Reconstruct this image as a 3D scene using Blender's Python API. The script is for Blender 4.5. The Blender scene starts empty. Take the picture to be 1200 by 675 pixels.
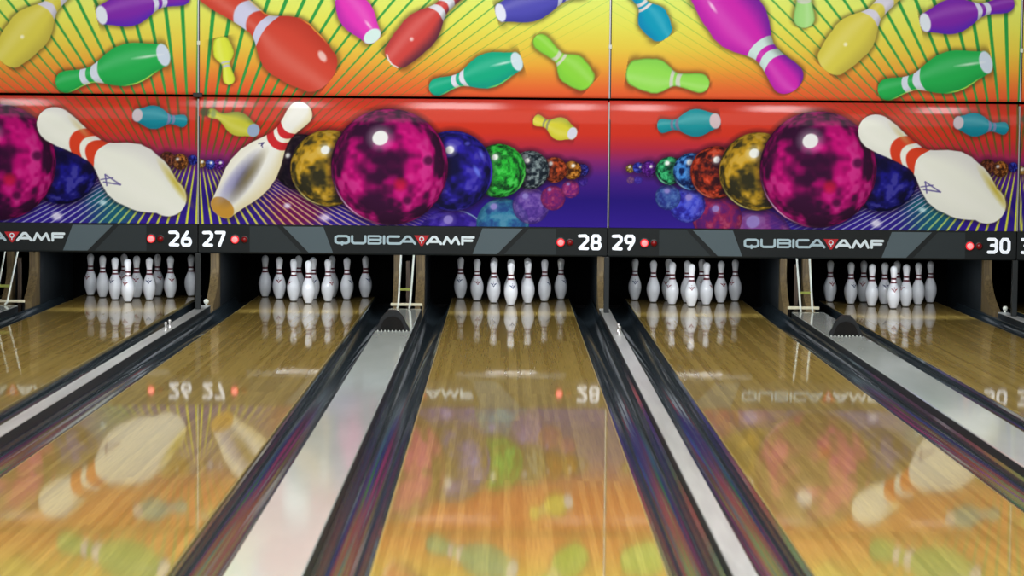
import bpy, bmesh, math
import numpy as np
from mathutils import Matrix, Vector

scene = bpy.context.scene
COL = scene.collection
PI = math.pi

# ------------------------------------------------------------------ helpers
def lin(c):
    c = c / 255.0
    return c / 12.92 if c <= 0.04045 else ((c + 0.055) / 1.055) ** 2.4
def L3(r, g, b):
    return (lin(r), lin(g), lin(b), 1.0)

def mat(name, rgb, rough=0.5, metal=0.0, coat=0.0, coat_rough=0.05, spec=0.5, emit=None, estr=0.0):
    m = bpy.data.materials.new(name); m.use_nodes = True
    b = m.node_tree.nodes['Principled BSDF']
    b.inputs['Base Color'].default_value = L3(*rgb)
    b.inputs['Roughness'].default_value = rough
    b.inputs['Metallic'].default_value = metal
    b.inputs['Coat Weight'].default_value = coat
    b.inputs['Coat Roughness'].default_value = coat_rough
    b.inputs['Specular IOR Level'].default_value = spec
    if emit:
        b.inputs['Emission Color'].default_value = L3(*emit)
        b.inputs['Emission Strength'].default_value = estr
    return m

def mottle(m, rgb2, scale=(8, 8, 8), amount=0.5, detail=4, bump=0.0):
    """mix a second colour over the base with object-space noise (wear, dirt, grain)"""
    nt = m.node_tree; b = nt.nodes['Principled BSDF']
    tc = nt.nodes.new('ShaderNodeTexCoord'); mp = nt.nodes.new('ShaderNodeMapping')
    mp.inputs['Scale'].default_value = scale
    nz = nt.nodes.new('ShaderNodeTexNoise'); nz.inputs['Scale'].default_value = 1.0; nz.inputs['Detail'].default_value = detail
    rp = nt.nodes.new('ShaderNodeValToRGB'); rp.color_ramp.elements[0].position = 0.38; rp.color_ramp.elements[1].position = 0.66
    rp.color_ramp.elements[0].color = b.inputs['Base Color'].default_value[:]
    c0 = b.inputs['Base Color'].default_value[:]; c1 = L3(*rgb2)
    rp.color_ramp.elements[1].color = tuple(c0[i] * (1 - amount) + c1[i] * amount for i in range(3)) + (1,)
    l = nt.links
    l.new(tc.outputs['Object'], mp.inputs['Vector']); l.new(mp.outputs['Vector'], nz.inputs['Vector'])
    l.new(nz.outputs['Fac'], rp.inputs['Fac']); l.new(rp.outputs['Color'], b.inputs['Base Color'])
    if bump:
        bp = nt.nodes.new('ShaderNodeBump'); bp.inputs['Strength'].default_value = bump; bp.inputs['Distance'].default_value = 0.002
        l.new(nz.outputs['Fac'], bp.inputs['Height']); l.new(bp.outputs['Normal'], b.inputs['Normal'])
    return m

def link(name, me, parent=None, loc=(0, 0, 0), rot=0.0):
    o = bpy.data.objects.new(name, me); COL.objects.link(o)
    o.location = loc; o.rotation_euler = (0, 0, rot)
    if parent: o.parent = parent
    return o

def obj(name, bm, m, parent=None, loc=(0, 0, 0), smooth=None):
    me = bpy.data.meshes.new(name)
    bmesh.ops.recalc_face_normals(bm, faces=bm.faces[:])
    bm.to_mesh(me); bm.free()
    for x in (m if isinstance(m, (list, tuple)) else [m]): me.materials.append(x)
    if smooth is not None:
        for p in me.polygons: p.use_smooth = True
        me.set_sharp_from_angle(angle=math.radians(smooth))
    return link(name, me, parent, loc)

def thing(name, label, cat, loc=(0, 0, 0), rot=0.0, group=None):
    o = bpy.data.objects.new(name, None); COL.objects.link(o)
    o.empty_display_size = 0.1
    o.location = loc; o.rotation_euler = (0, 0, rot)
    return tag(o, label, cat, group)
def tag(o, label, cat, group=None):
    o['label'] = label; o['category'] = cat
    if group: o['group'] = group
    return o
def struct(o):
    o['kind'] = 'structure'; return o

def add_box(bm, x0, x1, y0, y1, z0, z1, bevel=0.0, mi=0):
    vs = [bm.verts.new((x, y, z)) for x in (x0, x1) for y in (y0, y1) for z in (z0, z1)]
    fs = [bm.faces.new([vs[i] for i in q]) for q in ((0, 1, 3, 2), (4, 6, 7, 5), (0, 4, 5, 1), (2, 3, 7, 6), (0, 2, 6, 4), (1, 5, 7, 3))]
    for f in fs: f.material_index = mi
    if bevel:
        es = list({e for f in fs for e in f.edges})
        r = bmesh.ops.bevel(bm, geom=es, offset=bevel, segments=2, affect='EDGES', profile=0.5)
        for f in r['faces']: f.material_index = mi
def bx(*a, **k):
    bm = bmesh.new(); add_box(bm, *a, **k); return bm

def add_prism(bm, pts, axis, a0, a1, mi=0):
    """pts: closed 2-D outline; axis 'x': (y,z) outline, 'y': (x,z) outline"""
    def P(p, a): return (a, p[0], p[1]) if axis == 'x' else (p[0], a, p[1])
    A = [bm.verts.new(P(p, a0)) for p in pts]; B = [bm.verts.new(P(p, a1)) for p in pts]
    n = len(pts); fs = [bm.faces.new(A), bm.faces.new(B[::-1])]
    for i in range(n): fs.append(bm.faces.new((A[i], B[i], B[(i + 1) % n], A[(i + 1) % n])))
    for f in fs: f.material_index = mi

def add_tube(bm, p0, p1, r, n=10, r1=None, caps=True):
    p0 = Vector(p0); p1 = Vector(p1); d = (p1 - p0).normalized()
    a = d.cross(Vector((0, 0, 1)))
    if a.length < 1e-4: a = d.cross(Vector((1, 0, 0)))
    a.normalize(); b = d.cross(a); r1 = r if r1 is None else r1
    A = [bm.verts.new(p0 + a * math.cos(2 * PI * i / n) * r + b * math.sin(2 * PI * i / n) * r) for i in range(n)]
    B = [bm.verts.new(p1 + a * math.cos(2 * PI * i / n) * r1 + b * math.sin(2 * PI * i / n) * r1) for i in range(n)]
    for i in range(n): bm.faces.new((A[i], A[(i + 1) % n], B[(i + 1) % n], B[i]))
    if caps: bm.faces.new(A[::-1]); bm.faces.new(B)

def add_lathe(bm, prof, n=32, cap0=True, cap1=True):
    rings = []
    for r, z in prof:
        rings.append([bm.verts.new((r * math.cos(2 * PI * i / n), r * math.sin(2 * PI * i / n), z)) for i in range(n)])
    for A, B in zip(rings, rings[1:]):
        for i in range(n): bm.faces.new((A[i], A[(i + 1) % n], B[(i + 1) % n], B[i]))
    if cap0: bm.faces.new(rings[0][::-1])
    if cap1: bm.faces.new(rings[-1])

def dup(root, **props):
    r = root.copy(); COL.objects.link(r)
    for ch in root.children:
        c = ch.copy(); COL.objects.link(c); c.parent = r
        for g in ch.children:
            d = g.copy(); COL.objects.link(d); d.parent = c
    for k, v in props.items(): r[k] = v
    return r

# ------------------------------------------------------------------ measured layout (metres)
# x along the lanes' row, y down the lanes towards the pit, origin at lane 28's head pin
P = 3.36965
CEN = {26: -P, 27: -1.78026, 28: 0.0, 29: P - 1.78026, 30: P}
CEN = {k: v for k, v in CEN.items()}
WORD = {25: 'twenty-five', 26: 'twenty-six', 27: 'twenty-seven', 28: 'twenty-eight', 29: 'twenty-nine', 30: 'thirty', 31: 'thirty-one', 32: 'thirty-two'}
HW = 0.5334
Y0, Y1 = -18.29, 0.95
YM = -1.40                      # face of the masking units
Z_BAND0, Z_BAND1, Z_ART1, Z_UP0, Z_UP1 = 0.510, 0.748, 1.797, 1.812, 3.02
SEAM = 0.788                    # the seam between lanes 28 and 29
NARROW = {(26, 27): SEAM - P, (28, 29): SEAM, (30, 31): SEAM + P}
WIDE = {(25, 26): -0.887 - P, (27, 28): -0.887, (29, 30): -0.887 + P}
FZ = -0.12

# ------------------------------------------------------------------ materials
def wood_material(name, c1, c2, c3, rough=0.055, coat=0.84):
    m = bpy.data.materials.new(name); m.use_nodes = True
    nt = m.node_tree; l = nt.links; b = nt.nodes['Principled BSDF']
    geo = nt.nodes.new('ShaderNodeNewGeometry')
    sep = nt.nodes.new('ShaderNodeSeparateXYZ'); l.new(geo.outputs['Position'], sep.inputs[0])
    cmb = nt.nodes.new('ShaderNodeCombineXYZ'); l.new(sep.outputs['Y'], cmb.inputs['X']); l.new(sep.outputs['X'], cmb.inputs['Y'])
    br = nt.nodes.new('ShaderNodeTexBrick'); l.new(cmb.outputs[0], br.inputs['Vector'])
    br.inputs['Scale'].default_value = 1.0; br.inputs['Brick Width'].default_value = 3.6; br.inputs['Row Height'].default_value = 0.0274
    br.inputs['Mortar Size'].default_value = 0.0; br.offset = 0.37; br.offset_frequency = 3
    br.inputs['Color1'].default_value = L3(*c1); br.inputs['Color2'].default_value = L3(*c2); br.inputs['Bias'].default_value = 0.0
    mp = nt.nodes.new('ShaderNodeMapping'); mp.inputs['Scale'].default_value = (170, 2.6, 1); l.new(geo.outputs['Position'], mp.inputs['Vector'])
    nz = nt.nodes.new('ShaderNodeTexNoise'); nz.inputs['Scale'].default_value = 1; nz.inputs['Detail'].default_value = 5; l.new(mp.outputs[0], nz.inputs['Vector'])
    rp = nt.nodes.new('ShaderNodeValToRGB'); rp.color_ramp.elements[0].position = 0.40; rp.color_ramp.elements[1].position = 0.72
    rp.color_ramp.elements[0].color = (0, 0, 0, 1); rp.color_ramp.elements[1].color = (0.55, 0.55, 0.55, 1)
    l.new(nz.outputs['Fac'], rp.inputs['Fac'])
    mx = nt.nodes.new('ShaderNodeMix'); mx.data_type = 'RGBA'; l.new(rp.outputs['Color'], mx.inputs['Factor'])
    l.new(br.outputs['Color'], mx.inputs[6]); mx.inputs[7].default_value = L3(*c3)
    l.new(mx.outputs[2], b.inputs['Base Color'])
    b.inputs['Roughness'].default_value = 0.45; b.inputs['Specular IOR Level'].default_value = 0.15
    b.inputs['Coat Weight'].default_value = coat; b.inputs['Coat Roughness'].default_value = rough; b.inputs['Coat IOR'].default_value = 1.5
    return m

M = {}
M['lane'] = wood_material('lane_maple', (182, 157, 82), (154, 129, 61), (122, 99, 43), 0.04)
M['deck'] = wood_material('deck_maple', (156, 130, 64), (132, 106, 48), (104, 80, 34), 0.03)
M['edge'] = mat('lane_edge', (158, 142, 88), 0.3)
M['gutter'] = mottle(mat('gutter_plastic', (46, 55, 61), 0.095, spec=0.3), (54, 64, 70), (5, 1.2, 5), 0.5)
M['cap'] = mottle(mat('cap_plastic', (190, 198, 194), 0.09, spec=0.5), (176, 184, 180), (7, 1.5, 7), 0.5)
M['capside'] = mat('cap_side', (44, 50, 54), 0.35)
M['alum'] = mottle(mat('cap_aluminium', (186, 190, 190), 0.28), (150, 154, 156), (20, 1.5, 20), 0.5)
M['chrome'] = mat('chrome', (236, 238, 240), 0.3, metal=0.8)
M['white_paint'] = mat('white_paint', (214, 220, 210), 0.4)
M['rail_cream'] = mat('cream_rail', (216, 210, 180), 0.45)
M['strap'] = mat('olive_strap', (150, 160, 72), 0.5)
M['rubber'] = mottle(mat('rubber_black', (34, 37, 40), 0.6, spec=.3), (24, 26, 28), (30, 30, 30), 0.6)
M['bristle'] = mat('pale_tooth', (190, 196, 190), 0.5)
M['tan'] = mottle(mat('tan_wood', (112, 94, 60), 0.6), (74, 60, 38), (60, 60, 3), 0.8)
M['brown'] = mottle(mat('brown_wood', (70, 54, 38), 0.6), (44, 32, 24), (60, 60, 3), 0.8)
M['slate'] = mottle(mat('kickback_slate', (34, 42, 47), 0.5), (24, 29, 33), (12, 12, 12), 0.6)
M['post'] = mat('post_grey', (36, 42, 45), 0.4)
M['black'] = mat('pit_black', (9, 9, 10), 0.85, spec=0.1)
M['pin'] = mat('pin_white', (226, 228, 232), 0.22, coat=0.6, coat_rough=0.08)
M['pinred'] = mat('pin_stripe_red', (84, 6, 26), 0.35)
M['emblem_red'] = mat('emblem_red', (120, 14, 34), 0.4)
M['emblem_blue'] = mat('emblem_blue', (52, 66, 104), 0.4)
M['pinbase'] = mat('pin_base', (52, 50, 52), 0.5)
M['band'] = mottle(mat('band_slate', (22, 28, 31), 0.42, spec=.3), (27, 34, 37), (3, 3, 3), 0.6)
M['band_mid'] = mat('band_mid', (42, 51, 55), 0.42, spec=.3)
M['band_light'] = mat('band_light', (84, 100, 108), 0.42, spec=.3)
M['letter_grey'] = mat('letter_grey', (172, 198, 210), 0.4)
M['letter_white'] = mat('letter_white', (222, 238, 246), 0.4)
M['logo_red'] = mat('logo_red', (186, 28, 40), 0.4)
M['number'] = mat('lane_number', (238, 244, 250), 0.4, emit=(225, 238, 255), estr=0.35)
M['lamp_on'] = mat('lamp_on', (190, 14, 24), 0.3, emit=(255, 40, 52), estr=0.9)
M['lamp_core'] = mat('lamp_core', (240, 90, 90), 0.3, emit=(255, 140, 140), estr=1.25)
M['lamp_dim'] = mat('lamp_dim', (110, 6, 12), 0.3, emit=(180, 10, 20), estr=0.12)
M['bezel'] = mat('lamp_bezel', (22, 24, 26), 0.4)
M['trim'] = mat('edge_trim', (200, 202, 204), 0.3, metal=0.6)
M['trim_dark'] = mat('edge_trim_dark', (24, 22, 22), 0.5)
M['housing'] = mat('lamp_housing', (44, 46, 46), 0.5)
M['tube'] = mat('lamp_tube', (255, 255, 255), 0.4, emit=(245, 248, 255), estr=18.0)
M['concrete'] = mottle(mat('subfloor', (30, 31, 33), 0.8), (22, 23, 25), (2, 2, 2), 0.6)
M['wall'] = mottle(mat('wall_paint', (88, 84, 82), 0.8), (76, 72, 70), (1, 1, 1), 0.5)
M['ceil'] = mottle(mat('ceiling_tile', (120, 118, 114), 0.9), (104, 102, 98), (1.6, 1.6, 1), 0.5)

# ------------------------------------------------------------------ the printed artwork of the masking units
# art coordinates: (u, v) run right and down across the print, one unit = 7 mm; a smooth rotation keeps them aligned with the wall
AX = np.array([[7.00208081e-03, 6.33566612e-05], [6.33211472e-05, -6.98789236e-03]])
AO = np.array([-4.21670505, 2.57039620])
AI = np.linalg.inv(AX)
def to_uv(X, Z):
    dx = X - AO[0]; dz = Z - AO[1]
    return AI[0, 0] * dx + AI[0, 1] * dz, AI[1, 0] * dx + AI[1, 1] * dz
def to_xz(u, v):
    return AO[0] + AX[0, 0] * u + AX[0, 1] * v, AO[1] + AX[1, 0] * u + AX[1, 1] * v

def sm(a, b, x):
    t = np.clip((x - a) / (b - a), 0, 1); return t * t * (3 - 2 * t)
def ramp(x, stops):
    xs = [s[0] for s in stops]; return np.stack([np.interp(x, xs, [s[1][i] for s in stops]) for i in range(3)], -1)
def vnoise(u, v, seed, octaves=4):
    rs = np.random.RandomState(seed); out = np.zeros_like(u); amp = 0.55; tot = 0
    g = rs.rand(64, 64)
    for o in range(octaves):
        iu = np.floor(u).astype(int); iv = np.floor(v).astype(int); fu = u - iu; fv = v - iv
        fu = fu * fu * (3 - 2 * fu); fv = fv * fv * (3 - 2 * fv)
        a = g[iu % 64, iv % 64]; b = g[(iu + 1) % 64, iv % 64]; c = g[iu % 64, (iv + 1) % 64]; d = g[(iu + 1) % 64, (iv + 1) % 64]
        out += amp * ((a * (1 - fu) + b * fu) * (1 - fv) + (c * (1 - fu) + d * fu) * fv); tot += amp
        u = u * 2.03 + 17.3; v = v * 2.03 + 9.1; amp *= 0.55
    return out / tot

PROF = [(0, 1.015), (.75, 1.414), (2.25, 1.953), (3.375, 2.255), (4.5, 2.383), (5.875, 2.282), (7.25, 1.85), (8.625, 1.236), (9.375, .983),
        (10, .90), (10.875, .935), (11.75, 1.047), (12.625, 1.203), (13.5, 1.273)]
for k in range(1, 11):
    a = k / 10 * PI / 2; PROF.append((13.5 + 1.5 * math.sin(a), 1.273 * math.cos(a) if k < 10 else 0.0))
PH = np.array([p[0] for p in PROF]); PR = np.array([p[1] for p in PROF])

class Art:
    def __init__(s, u, v):
        s.u = u; s.v = v; s.c = np.zeros(u.shape + (3,))
    def box(s, x0, x1, y0, y1):
        return np.nonzero((s.u > x0) & (s.u < x1) & (s.v > y0) & (s.v < y1))
    def mix(s, idx, a, col):
        a = np.clip(a, 0, 1)[..., None]; s.c[idx] = s.c[idx] * (1 - a) + np.asarray(col, float) * a
    def disc(s, x, y, rx, ry, col, soft=1.0, alpha=1.0, ang=0.0):
        R = max(rx, ry) + soft * 2 + 2; i = s.box(x - R, x + R, y - R, y + R)
        if not len(i[0]): return
        dx = s.u[i] - x; dy = s.v[i] - y; ca, sa = math.cos(ang), math.sin(ang)
        a = dx * ca + dy * sa; b = -dx * sa + dy * ca
        d = (1 - np.sqrt((a / rx) ** 2 + (b / ry) ** 2)) * min(rx, ry)
        s.mix(i, np.clip(d / soft + 0.5, 0, 1) * alpha, col)
    def line(s, pts, w, col, alpha=1.0):
        for (x0, y0), (x1, y1) in zip(pts, pts[1:]):
            i = s.box(min(x0, x1) - w - 2, max(x0, x1) + w + 2, min(y0, y1) - w - 2, max(y0, y1) + w + 2)
            if not len(i[0]): continue
            dx, dy = x1 - x0, y1 - y0; q = dx * dx + dy * dy
            t = np.clip(((s.u[i] - x0) * dx + (s.v[i] - y0) * dy) / q, 0, 1)
            d = np.hypot(s.u[i] - x0 - t * dx, s.v[i] - y0 - t * dy)
            s.mix(i, np.clip(w / 2 - d + 0.5, 0, 1) * alpha, col)
    def ball(s, x, y, r, bright, dark, seed, hl=None, hr=None, cut=0.46, halo=0.55, rim=None, alpha=1.0, shade=0.75, scale=None):
        if halo: s.disc(x, y, r + 3, r + 3, (30, 14, 30), soft=7, alpha=halo)
        i = s.box(x - r - 2, x + r + 2, y - r - 2, y + r + 2)
        if not len(i[0]): return
        dx = (s.u[i] - x) / r; dy = (s.v[i] - y) / r; rr = np.hypot(dx, dy)
        z = np.sqrt(np.clip(1 - rr * rr, 0, 1)); k = 1.25 / (0.55 + 0.45 * z)
        sc = scale or 2.6
        n = vnoise(dx * k * sc + 20, dy * k * sc + 30, seed, 3 if r > 40 else 4)
        t = sm(cut - 0.2, cut + 0.2, n - 0.10 * (dy > -2) * np.clip(dy * 0.9 + 0.15, -0.3, 0.8) * shade)
        col = np.asarray(dark, float) * (1 - t[:, None]) + np.asarray(bright, float) * t[:, None]
        hot = sm(cut + 0.12, cut + 0.28, n)
        col = col + (np.asarray([255, 255, 255.]) - col) * (hot * 0.14)[:, None]
        col *= (0.62 + 0.38 * np.clip(z * 1.25, 0, 1))[:, None]
        s.mix(i, np.clip((1 - rr) * r + 0.5, 0, 1) * alpha, col)
        if rim:
            a = np.arctan2(dy, dx); g = np.exp(-((a - rim[1]) / 0.45) ** 2)
            s.mix(i, g * np.clip(1 - np.abs((1 - rr) * r - 1.2) / 1.2, 0, 1) * 0.9, rim[0])
        if hl:
            R = hr or r * 0.13
            hc_ = (244, 250, 250) if halo else (150, 138, 212)
            s.disc(hl[0], hl[1], R * 1.5, R * 1.4, hc_, soft=R, alpha=0.35 * alpha)
            s.disc(hl[0], hl[1], R, R * 0.9, hc_, soft=1.5, alpha=0.95 * alpha, ang=-0.4)
    def pin(s, b, t, dw, rb, rh, col, stripes=(222, 224, 240), base=None, br=None, dk=0.45, side=1, shadecol=(40, 30, 60), rim=None,
            halo=0.45, alpha=1.0, hl=None, stripe_at=((8.55, 9.35), (9.95, 10.75)), curve=-0.45, outline=None, bl=0.76):
        bx_, by_ = b; L = math.hypot(t[0] - bx_, t[1] - by_); dx, dy = (t[0] - bx_) / L, (t[1] - by_) / L; nx, ny = -dy, dx
        blunt = base is None
        if blunt:                                              # the foot is turned away: a rounded end
            k = 0.42 * rb; bx_ += dx * k; by_ += dy * k; L -= k; dw -= k
        mx_ = rb + 8; X = (bx_, t[0]); Y = (by_, t[1])
        i = s.box(min(X) - mx_, max(X) + mx_, min(Y) - mx_, max(Y) + mx_)
        if not len(i[0]): return
        U = s.u[i] - bx_; V = s.v[i] - by_
        a = U * dx + V * dy; d = U * nx + V * ny
        h = np.where(a < dw, a / dw * 10, 10 + (a - dw) / (L - dw) * 5)
        hc = np.clip(h, 0, 15); pr = np.interp(hc, PH, PR)
        w = sm(8.6, 11.2, hc); R = pr * (rb / 2.383 * (1 - w) + rh / 1.273 * w)
        R0 = bl * rb if blunt else 1.015 * rb / 2.383 * 1.28
        e = (1.16 - 0.87 * bl) * rb if blunt else (br or R0 * 0.45)
        if blunt: R = np.where(hc < 3.4, np.maximum(R, R0 + (np.interp(3.4, PH, PR) * rb / 2.383 - R0) * np.sin(hc / 3.4 * PI / 2)), R)
        R = np.where(hc < 1.6, np.maximum(R, R0 + (np.interp(1.6, PH, PR) * rb / 2.383 - R0) * hc / 1.6), R)
        sd = np.where(h > 15, -np.hypot(a - L, d), np.where(h < 0, -9, R - np.abs(d)))
        sd = np.where(h > 12, np.minimum(sd, (L - a) * 1.6 + 0.0), sd)
        el = (1 - np.sqrt((a / e) ** 2 + (d / R0) ** 2)) * min(e, R0)
        sd = np.maximum(sd, np.where(np.abs(a) < e, el, -9))
        if halo: s.mix(i, np.exp(-np.clip(-sd, 0, 99) ** 2 / 14.0) * halo * (sd < 0.5), (48, 30, 30))
        q = np.clip(d / np.maximum(R, 1), -1, 1) * side
        lite = 1.0 - dk * sm(0.25, 1.05, q) - dk * 0.25 * sm(0.5, 1.05, -q)
        C = np.asarray(col, float)
        cc = C * lite[:, None] + np.asarray(shadecol, float) * (1 - lite)[:, None]
        cc += (255 - cc) * (0.14 * np.exp(-((q + 0.35) / 0.3) ** 2))[:, None]
        hs = hc + curve * (1 - np.clip(d / np.maximum(R, 1), -1, 1) ** 2)
        if stripes is not None:
            for h0, h1 in stripe_at:
                m = np.clip((hs - h0) * dw / 10 + 0.5, 0, 1) * np.clip((h1 - hs) * dw / 10 + 0.5, 0, 1)
                cc = cc * (1 - m)[:, None] + (np.asarray(stripes, float) * (0.55 + 0.45 * lite)[:, None]) * m[:, None]
        if outline:
            m = np.clip(1 - np.abs(sd - 0.6) / 1.1, 0, 1) * 0.7
            cc = cc * (1 - m)[:, None] + np.asarray(outline, float) * m[:, None]
        if rim:
            m = np.clip(1 - np.abs(R - d * side - 1.0) / 1.2, 0, 1) * sm(0.6, 2.5, hc) * (1 - sm(4.5, 6.5, hc)) * 0.9
            m2 = np.clip(1 - np.abs(R - d * side - 0.8) / 1.0, 0, 1) * sm(8, 10, hc) * (1 - sm(12.5, 14, hc)) * 0.7
            m = np.maximum(m, m2); cc = cc * (1 - m)[:, None] + np.asarray(rim, float) * m[:, None]
        s.mix(i, np.clip(sd + 0.5, 0, 1) * alpha, cc)
        if base is not None:
            s.disc(bx_, by_, e, R0, base, soft=1.2, alpha=alpha, ang=math.atan2(dy, dx))
        if hl:
            s.disc(hl[0], hl[1], hl[2], hl[3], (255, 255, 255), soft=2.2, alpha=0.65, ang=hl[4] if len(hl) > 4 else 0)

def grads(art, upper):
    g = art.v - 0.0091 * (art.u - 600)
    if upper:
        art.c[:] = ramp(g, [(-70, (222, 246, 140)), (0, (226, 240, 116)), (30, (228, 226, 92)), (56, (230, 204, 76)), (78, (232, 166, 62)), (98, (228, 118, 56)), (116, (226, 84, 52))])
    else:
        art.c[:] = ramp(g, [(116, (186, 52, 40)), (130, (206, 60, 38)), (156, (206, 56, 40)), (172, (180, 46, 66)), (188, (134, 42, 112)), (206, (76, 36, 134)), (234, (40, 26, 124)), (268, (54, 34, 150))])
    return g

def rays(art, cx, x231, upper, kind):
    """green beams fanning up from the seam"""
    u, v = art.u, art.v
    t = (283 - v) / 283.0
    xs = cx + (u - cx) / t                                   # where the beam through (u, v) meets v = 0
    k = (xs - x231) / 21.0; f = np.abs(k - np.round(k)) * 21 * t
    au = np.abs(xs - x231)
    w = np.interp(au, [0, 120, 220, 330, 450], [5.0, 4.6, 3.8, 2.8, 1.4]) * t * (1.0 if upper else 1.15)
    a = np.clip(w / 2 - f + 0.5, 0, 1) * np.interp(au, [0, 200, 330, 430, 540], [1.0, 0.95, 0.75, 0.45, 0.0])
    if upper:
        art.mix(np.nonzero(a > -1), a[np.nonzero(a > -1)], (48, 158, 74))
    else:
        a = a * (1 - sm(172, 190, v)) * 0.85
        art.mix(np.nonzero(a > -1), a[np.nonzero(a > -1)], (84, 92, 40))

def floor_rays(art, c, left):
    u, v = art.u, art.v
    t = np.clip((v - 158) / 104.0, 0.02, 2)
    xs = c + (u - c) / t; k = (xs - c) / 10.6 - 0.5; f = np.abs(k - np.round(k)) * 10.6 * t
    au = np.abs(xs - c)
    a = np.clip(1.35 * np.clip(t, .3, 1) - f + 0.5, 0, 1) * sm(192, 205, v) * np.interp(au, [0, 200, 330], [0.95, 0.8, 0.0])
    if left: col = ramp(au, [(0, (222, 232, 66)), (70, (214, 226, 70)), (110, (150, 200, 150)), (150, (186, 190, 226)), (260, (170, 180, 220))])
    else: col = ramp(au, [(0, (222, 232, 66)), (70, (226, 226, 80)), (110, (232, 180, 120)), (180, (226, 196, 170))])
    art.c[:] = art.c * (1 - a[..., None]) + col * a[..., None]

WHITE_ST = (214, 62, 46)
def upper_A(a):
    grads(a, True); rays(a, 222.5, 231.5, True, 'A')
    a.pin((385, 92), (231, -29), 106, 37.5, 21, (208, 74, 58), stripes=(206, 208, 236), br=15, dk=.28, side=1, shadecol=(120, 30, 20), rim=(240, 190, 70), hl=(378, 66, 7, 4, 1.0), stripe_at=((8.2, 9.3), (10.2, 11.2)))
    a.pin((259, 44), (270, 99), 33, 12, 7, (222, 232, 72), stripes=(196, 196, 206), br=6, dk=.2, side=-1, shadecol=(150, 150, 40), outline=(170, 190, 50), curve=.3)
    a.pin((436.5, 42.5), (374, -42), 68, 20.5, 11, (228, 62, 190), base=(214, 240, 238), br=7.5, dk=.4, side=-1, shadecol=(120, 30, 150), hl=(432, 29, 1.4, 5, -.7))
    a.pin((459, 72), (555, -30), 88, 22, 12, (206, 72, 68), stripes=(226, 228, 240), br=9, dk=.75, side=1, shadecol=(58, 40, 62), hl=(482.5, 46, 2.2, 2.2), outline=None, rim=None, stripe_at=((8.4, 9.4), (10.1, 11.0)))
    a.line([(453.5, 64), (455.5, 70), (459, 75), (466, 79)], 1.5, (236, 236, 240))
    a.pin((586.5, 15), (690, -13), 77, 20, 9, (82, 80, 182), stripes=(200, 206, 236), base=(226, 232, 250), br=6, dk=.4, side=1, shadecol=(40, 40, 130))
    a.pin((605.5, 72), (503, 105), 72, 20.5, 10.5, (28, 172, 132), base=(206, 226, 238), br=6.5, dk=.35, side=-1, shadecol=(20, 110, 130), rim=(150, 226, 90), hl=(590, 74, 10, 1.3, -.22))
    a.pin((691, 99), (626.5, 43), 49, 18.5, 10, (140, 214, 68), stripes=(206, 214, 190), br=9, dk=.22, side=-1, shadecol=(90, 170, 60), outline=(110, 150, 60), curve=.3)
def upper_B(a):
    grads(a, True); rays(a, 1188.5, 1197.5, True, 'B')
    a.pin((779, 44), (737, -18), 47, 18, 9, (22, 156, 190), stripes=(224, 220, 220), br=7, dk=.3, side=-1, shadecol=(20, 90, 170), curve=.3)
    a.pin((822, -24), (933, 104), 117, 35, 20, (206, 44, 180), stripes=(206, 232, 228), br=12, dk=.75, side=-1, shadecol=(84, 36, 150), hl=(834, 8, 1.8, 7, -.62), curve=.5, stripe_at=((8.6, 9.6), (10.2, 11.2)))
    a.pin((735, 84), (831, 99), 59, 20.5, 11.5, (148, 222, 88), stripes=(206, 214, 196), br=8, dk=.22, side=-1, shadecol=(80, 160, 70), outline=(100, 150, 60), curve=.3)
    a.pin((940, -70), (941.5, 33), 66, 20, 12.5, (166, 224, 134), stripes=(206, 214, 196), br=8, dk=.25, side=1, shadecol=(110, 180, 90), outline=(130, 170, 80))
    a.pin((967, 80), (1075, -41), 88, 25, 13, (218, 208, 82), stripes=(216, 214, 232), br=11, dk=.35, side=1, shadecol=(140, 120, 60), hl=(990, 52, 2.2, 2.2), stripe_at=((8.5, 9.6), (10.3, 11.3)))
    a.pin((1083, 26.5), (1187, 3), 70, 20.5, 10, (126, 44, 172), stripes=(214, 218, 240), base=(222, 232, 244), br=6.3, dk=.55, side=1, shadecol=(62, 44, 190))
    a.pin((1154.5, 73), (1028.5, 108), 90, 24.5, 13, (42, 176, 84), stripes=(214, 224, 240), base=(206, 220, 238), br=7.5, dk=.3, side=-1, shadecol=(20, 110, 50), rim=(220, 232, 90), hl=(1136, 75, 13, 1.4, -.14), stripe_at=((8.4, 9.4), (10.1, 11.0)))
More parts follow.
